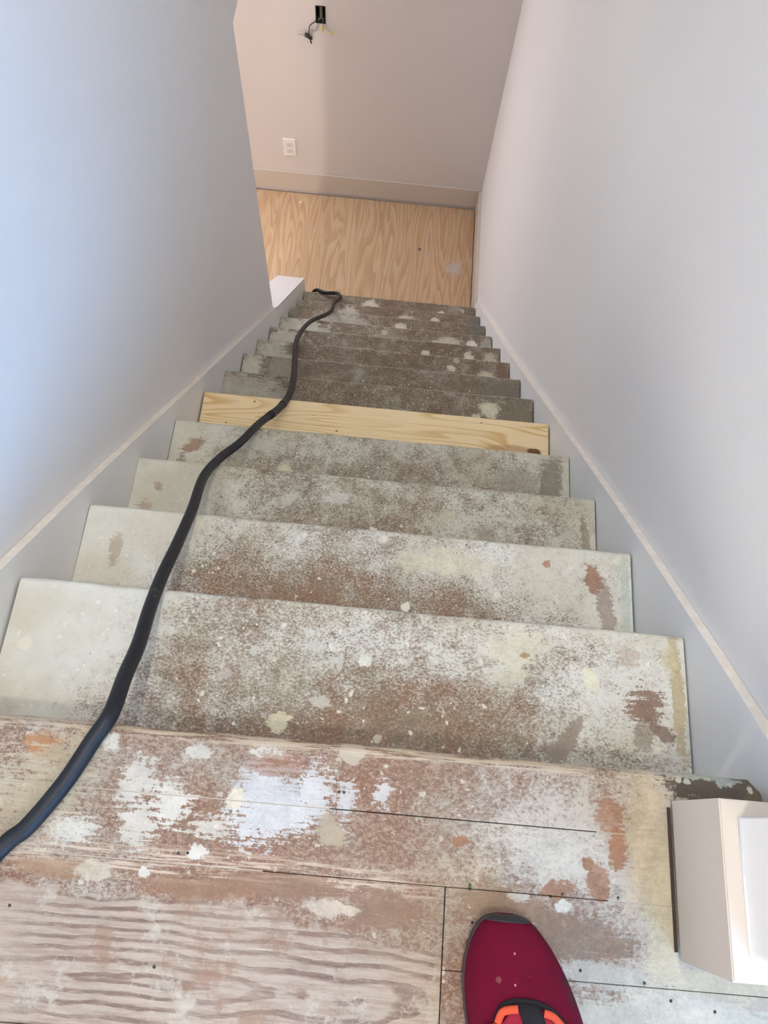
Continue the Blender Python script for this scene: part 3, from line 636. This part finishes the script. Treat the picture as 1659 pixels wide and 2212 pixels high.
wire('wire', [(.008, YF+.03, -1.60), (.002, YF-.012, -1.602), (-.022, YF-.03, -1.612), (-.028, YF-.034, -1.64), cl], .0022, M_WIREB)
wire('wire', [(.012, YF+.03, -1.612), (.006, YF-.015, -1.626), (-.012, YF-.03, -1.645), (-.02, YF-.032, -1.655), cl], .0022, M_WIREG)
wire('wire', [(.016, YF+.03, -1.614), (.012, YF-.018, -1.632), (-.004, YF-.03, -1.637), (-.018, YF-.03, -1.632), (-.024, YF-.03, -1.655), cl], .002, M_WIREG)
wire('wire', [(.032, YF+.03, -1.613), (.034, YF-.01, -1.621), (.035, YF-.012, -1.628)], .002, M_WIREG)
wire('wire', [(.042, YF+.03, -1.612), (.052, YF-.012, -1.622), (.064, YF-.018, -1.638), (.070, YF-.02, -1.642)], .002, M_WIREG)
def nut(p, d):
    p = Vector(p); d = Vector(d).normalized()
    path = [p+d*q for q in (0, .004, .012, .019, .022)]
    rr = [.0052, .0058, .0050, .0036, .0018]
    return obj('wire_nut', tube(path, lambda t: rr[min(4, int(round(t*4)))], 10), M_NUT, jb_, smooth=True)
nut((.0345, YF-.012, -1.624), (0, -.1, -1)); nut((.068, YF-.02, -1.640), (.9, -.2, -.7))
bm = tube([cl+Vector((.012, 0, -.012)), cl+Vector((.004, 0, -.004)), cl+Vector((-.014, 0, .008)), cl+Vector((-.022, 0, .010))], lambda t: (.005, .010, .010, .006)[min(3, int(round(t*3)))], 10)
con = obj('wire_connector', bm, M_WIREB, jb_, smooth=True)
wire('wire', [cl+Vector((.006, 0, -.008)), cl+Vector((.006, -.002, -.020)), cl+Vector((.010, -.003, -.030))], .0034, M_WIREB)
wire('wire', [cl+Vector((-.002, 0, -.004)), cl+Vector((-.016, -.004, -.008)), cl+Vector((-.034, -.006, .003))], .0036, M_WIREW)
wire('wire', [cl+Vector((-.016, 0, .006)), cl+Vector((-.034, -.002, .008)), cl+Vector((-.052, -.003, .009))], .0022, M_WIREG)

# ------------------------------------------------------------------ outlet low on the far wall
ou = thing('wall_outlet', 'white duplex power outlet low on the far wall above its baseboard', 'outlet', (-.168, YF, -2.343))
M_PLATE = plain('white_plate_plastic', (.80, .765, .74), .3, .5); M_SLOT = plain('slot_shadow_grey', (.22, .19, .18), .7, .2); M_FACE = plain('outlet_face_plastic', (.72, .68, .655), .35, .5)
obj('cover_plate', B(-.2025, -.1335, YF-.0075, YF, -2.399, -2.287, .003, 3), M_PLATE, ou)
for zc_ in (-2.323, -2.364):
    f = obj('receptacle', B(-.1845, -.1515, YF-.010, YF-.0071, zc_-.0145, zc_+.0145, .0012), M_FACE, ou)
    bm = bmesh.new()
    box(bm, -.1755, -.1735, YF-.0104, YF-.0099, zc_-.001, zc_+.008); box(bm, -.1625, -.1605, YF-.0104, YF-.0099, zc_, zc_+.007)
    tube([Vector((-.168, YF-.0104, zc_-.0075)), Vector((-.168, YF-.0099, zc_-.0075))], .0027, 10, bm)
    obj('socket_slots', bm, M_SLOT, f)
obj('screw', tube([Vector((-.168, YF-.0085, -2.3435)), Vector((-.168, YF-.0074, -2.3435))], .003, 12), M_PLATE, ou)

# ------------------------------------------------------------------ red running shoe on the upper floor
sh = thing('running_shoe', 'dark red knit running shoe with orange laces, toe pointing at the stairs', 'shoe', (.66, -.28, 0))
# stations along the foot: y, left x, right x, height of the top
ST = [(-.1535, .630, .646, .030), (-.1565, .620, .6575, .037), (-.162, .6135, .6655, .043), (-.170, .609, .6735, .048), (-.182, .6045, .6835, .0535), (-.198, .6015, .6935, .060), (-.214, .6010, .7015, .067), (-.232, .603, .7085, .075), (-.252, .6065, .714, .084),
      (-.275, .611, .717, .093), (-.300, .616, .716, .100), (-.330, .6215, .712, .104), (-.360, .625, .708, .104), (-.385, .6285, .704, .101), (-.402, .635, .698, .094), (-.411, .646, .687, .080)]
def section(y, xa, xb, h, zb, n=24, p=2.4):
    """half tube over the sole, widest a little above it"""
    c, hw = (xa+xb)/2, (xb-xa)/2; out = []
    for k in range(n+1):
        a = math.pi*k/n; ca, sa = math.cos(a), math.sin(a)
        x = c-hw*math.copysign(abs(ca)**(2/p), ca); z = zb+(h-zb)*abs(sa)**(2/2.1)
        out.append(Vector((x, y, z)))
    return out
ZB = .018
def dense(ST, m=4):
    P = catmull([(a, b, c) for a, b, c, d in ST], m); Hh = catmull([(a, d, 0) for a, b, c, d in ST], m)
    return [(p.x, p.y, p.z, h.y) for p, h in zip(P, Hh)]
DS = dense(ST)
def surf(y, u, lift=0.0):
    """point on the upper at station y, u 0..1 across from left to right"""
    D = DS
    for i in range(len(D)-1):
        if D[i][0] >= y >= D[i+1][0]:
            t = (D[i][0]-y)/(D[i][0]-D[i+1][0]); s = [D[i][k]+(D[i+1][k]-D[i][k])*t for k in range(4)]; break
    else: s = D[-1]
    c, hw = (s[1]+s[2])/2, (s[2]-s[1])/2; a = math.pi*u; ca, sa = math.cos(a), math.sin(a)
    return Vector((c-(hw+lift)*math.copysign(abs(ca)**(2/2.4), ca), y, ZB+(s[3]+lift-ZB)*abs(sa)**(2/2.1)))
def patch(uv_rows, lift, th=.0015):
    """a thin pad following the upper; rows of (y,u)"""
    bm = bmesh.new(); R = [[bm.verts.new(surf(y, u, lift)) for (y, u) in row] for row in uv_rows]
    Q = [[bm.verts.new(surf(y, u, lift-th)) for (y, u) in row] for row in uv_rows]
    for G in (R, Q):
        for i in range(len(G)-1):
            for j in range(len(G[0])-1): bm.faces.new([G[i][j], G[i][j+1], G[i+1][j+1], G[i+1][j]])
    n, m = len(R), len(R[0])
    for i in range(n-1):
        for j in (0, m-1): bm.faces.new([R[i][j], R[i+1][j], Q[i+1][j], Q[i][j]])
    for j in range(m-1):
        for i in (0, n-1): bm.faces.new([R[i][j], R[i][j+1], Q[i][j+1], Q[i][j]])
    return bm
def knit():
    n = NB('red_knit'); P = n.pos(); X = n.xyz(P)
    v = n.vmath('ADD', P, (0, 0, 0))
    sx_ = n.math('SINE', n.math('MULTIPLY', n.math('ADD', X[0], n.math('MULTIPLY', X[1], .12)), 3200.0))
    sy_ = n.math('SINE', n.math('MULTIPLY', X[1], 3000.0))
    k = n.math('MULTIPLY_ADD', n.math('MULTIPLY', sx_, sy_), .5, .5)
    col = n.mix(k, (.080, .0025, .014), (.130, .005, .021))
    col = n.mix(n.ss(n.noise(P, 45, 3), .4, .7, 0, .5), col, (.085, .004, .014))
    for (x, y, r, c, o) in ((.690, -.203, .0045, (.03, .02, .02), .8), (.697, -.214, .009, (.035, .02, .02), .6), (.626, -.204, .003, (.22, .09, .08), .5), (.640, -.206, .0012, (.5, .3, .3), .7), (.653, -.199, .001, (.4, .25, .25), .7), (.641, -.183, .0012, (.5, .25, .18), .7)):
        d = n.math('ADD', n.vmath('DISTANCE', n.vmath('MULTIPLY', P, (1, 1, 0)), (x, y, 0)), n.math('MULTIPLY', n.math('SUBTRACT', n.noise(P, 200, 2), .5), .003))
        col = n.mix(n.ss(d, r, r*.5, 0, o), col, c)
    n.bump(k, .35, .0006)
    n.b.inputs['Sheen Weight'].default_value = .0; n.b.inputs['Sheen Tint'].default_value = (1, .5, .6, 1)
    return n.done(col, .8, .08)
M_KNIT = knit(); M_BLK = plain('black_rubber_trim', (.016, .016, .018), .55, .4); M_FAB = plain('black_fabric', (.012, .012, .015), .85, .2, bump=.3)
M_LACE = plain('orange_lace', (.50, .065, .028), .7, .2, .15, 400); M_SOLE = plain('dark_sole_foam', (.05, .035, .04), .7, .3); M_LINE = plain('dark_lining', (.02, .012, .015), .9, .1)
bm = bmesh.new(); rings = []
for (y, xa, xb, h) in DS: rings.append([bm.verts.new(p) for p in section(y, xa, xb, h, ZB)])
def opening(i, k):   # the mouth of the shoe, open for the foot
    y = DS[i][0]; return -.395 < y < -.300 and abs(k-11.5) < 6.2
for i in range(len(rings)-1):
    for k in range(24):
        if not opening(i, k): bm.faces.new([rings[i][k], rings[i][k+1], rings[i+1][k+1], rings[i+1][k]])
bm.faces.new(rings[0]); bm.faces.new(rings[-1][::-1])
o = obj('upper', bm, M_KNIT, sh, smooth=True)
md = o.modifiers.new('thick', 'SOLIDIFY'); md.thickness = .003; md.offset = -1
bm = bmesh.new(); R0 = []; R1 = []; R2 = []
full = [(s[1]-.0005, s[0]) for s in DS]+[(s[2]+.0005, s[0]) for s in DS[::-1]]
cxm = sum(p[0] for p in full)/len(full); cym = sum(p[1] for p in full)/len(full)
def shr(p, q): return (cxm+(p[0]-cxm)*q, cym+(p[1]-cym)*(1-(1-q)*.4))
for lev, (z, q) in enumerate(((.0005, .955), (.006, .99), (.014, 1.0), (.020, .992), (.0205, .9))):
    R0.append([bm.verts.new((*shr(p, q), z+(.010*max(0, (p[1]+.20)/.05)**2 if p[1] > -.20 else 0))) for p in full])
for a, b in zip(R0[:-1], R0[1:]):
    for k in range(len(full)): bm.faces.new([a[k], a[(k+1) % len(full)], b[(k+1) % len(full)], b[k]])
bm.faces.new(R0[0][::-1]); bm.faces.new(R0[-1])
obj('sole', bm, M_SOLE, sh, smooth=True)
# black toe bumper
rows = []
for i in range(6):
    y = -.1536-.0058*i/5; hw = .34-.035*(i/5)**2
    rows.append([(y, .47-hw+2*hw*j/16) for j in range(17)])
obj('toe_cap', patch(rows, .0012, .002), M_BLK, sh, smooth=True)
# black ring at the throat, black strap down its middle, tongue below
def ring_arc(y0, u0, ru, ry, lift, wd):
    bm = bmesh.new(); path = []
    for k in range(25):
        a = math.radians(-10+200*k/24); path.append(surf(y0+ry*math.sin(a), u0+ru*math.cos(a), lift))
    return path
TY = -.2385; TU = .475
rp = [surf(TY+.0215*math.sin(math.radians(-40+260*k/28)), TU-.165*math.cos(math.radians(-40+260*k/28)), .0015) for k in range(29)]
obj('eyelet_ring', tube(rp, .0026, 10, flat=.7), M_FAB, sh, smooth=True)
obj('tongue', patch([[(TY+.020-.065*i/8, TU-.145*min(1, .25+i/3)+.29*min(1, .25+i/3)*j/12) for j in range(13)] for i in range(9)], .0022, .0025), plain('red_tongue_fabric', (.24, .012, .03), .8, .2), sh, smooth=True)
obj('strap', patch([[(TY+.0205-.060*i/8, TU+.012+.02*i/8-.040+.080*j/6) for j in range(7)] for i in range(9)], .0045, .002), M_FAB, sh, smooth=True)
def lace(pts, r=.0027):
    return obj('lace', tube(catmull([surf(y, u, l) for (y, u, l) in pts], 8), r, 8, flat=.55), M_LACE, sh, smooth=True)
lace([(TY+.004, TU-.150, .0032), (TY+.0125, TU-.11, .0045), (TY+.0155, TU-.06, .005), (TY+.0160, TU-.03, .005)], .0034)
lace([(TY+.0150, TU+.06, .005), (TY+.0125, TU+.10, .0045), (TY+.004, TU+.145, .0032)], .0034)
lace([(TY+.002, TU-.16, .004), (TY-.001, TU-.205, .004), (TY-.006, TU-.26, .0035), (TY-.014, TU-.30, .003)])
lace([(TY-.002, TU+.12, .006), (TY+.004, TU+.165, .0045), (TY+.002, TU+.21, .004), (TY-.004, TU+.255, .0035), (TY-.014, TU+.29, .003)])
for q in range(3):
    yb_ = TY-.014-.016*q
    lace([(yb_, TU-.19, .003), (yb_-.004, TU-.08, .0075), (yb_-.009, TU+.04, .0078), (yb_-.015, TU+.19, .003)])
    lace([(yb_, TU+.19, .003), (yb_-.004, TU+.08, .0085), (yb_-.009, TU-.04, .0088), (yb_-.015, TU-.19, .003)])
# lined mouth with a padded rim
cp = []
for k in range(41):
    a = 2*math.pi*k/40; cp.append(surf(-.3475+.048*math.sin(a), .48+.265*math.cos(a), .001))
obj('collar', tube(cp, .005, 10), M_FAB, sh, smooth=True)
bm = bmesh.new(); fl = [(s[1]+.006, s[0]) for s in DS[20:]]+[(s[2]-.006, s[0]) for s in DS[20:][::-1]]
prism(fl, 'z', .0206, .024, bm=bm); obj('insole', bm, M_LINE, sh)
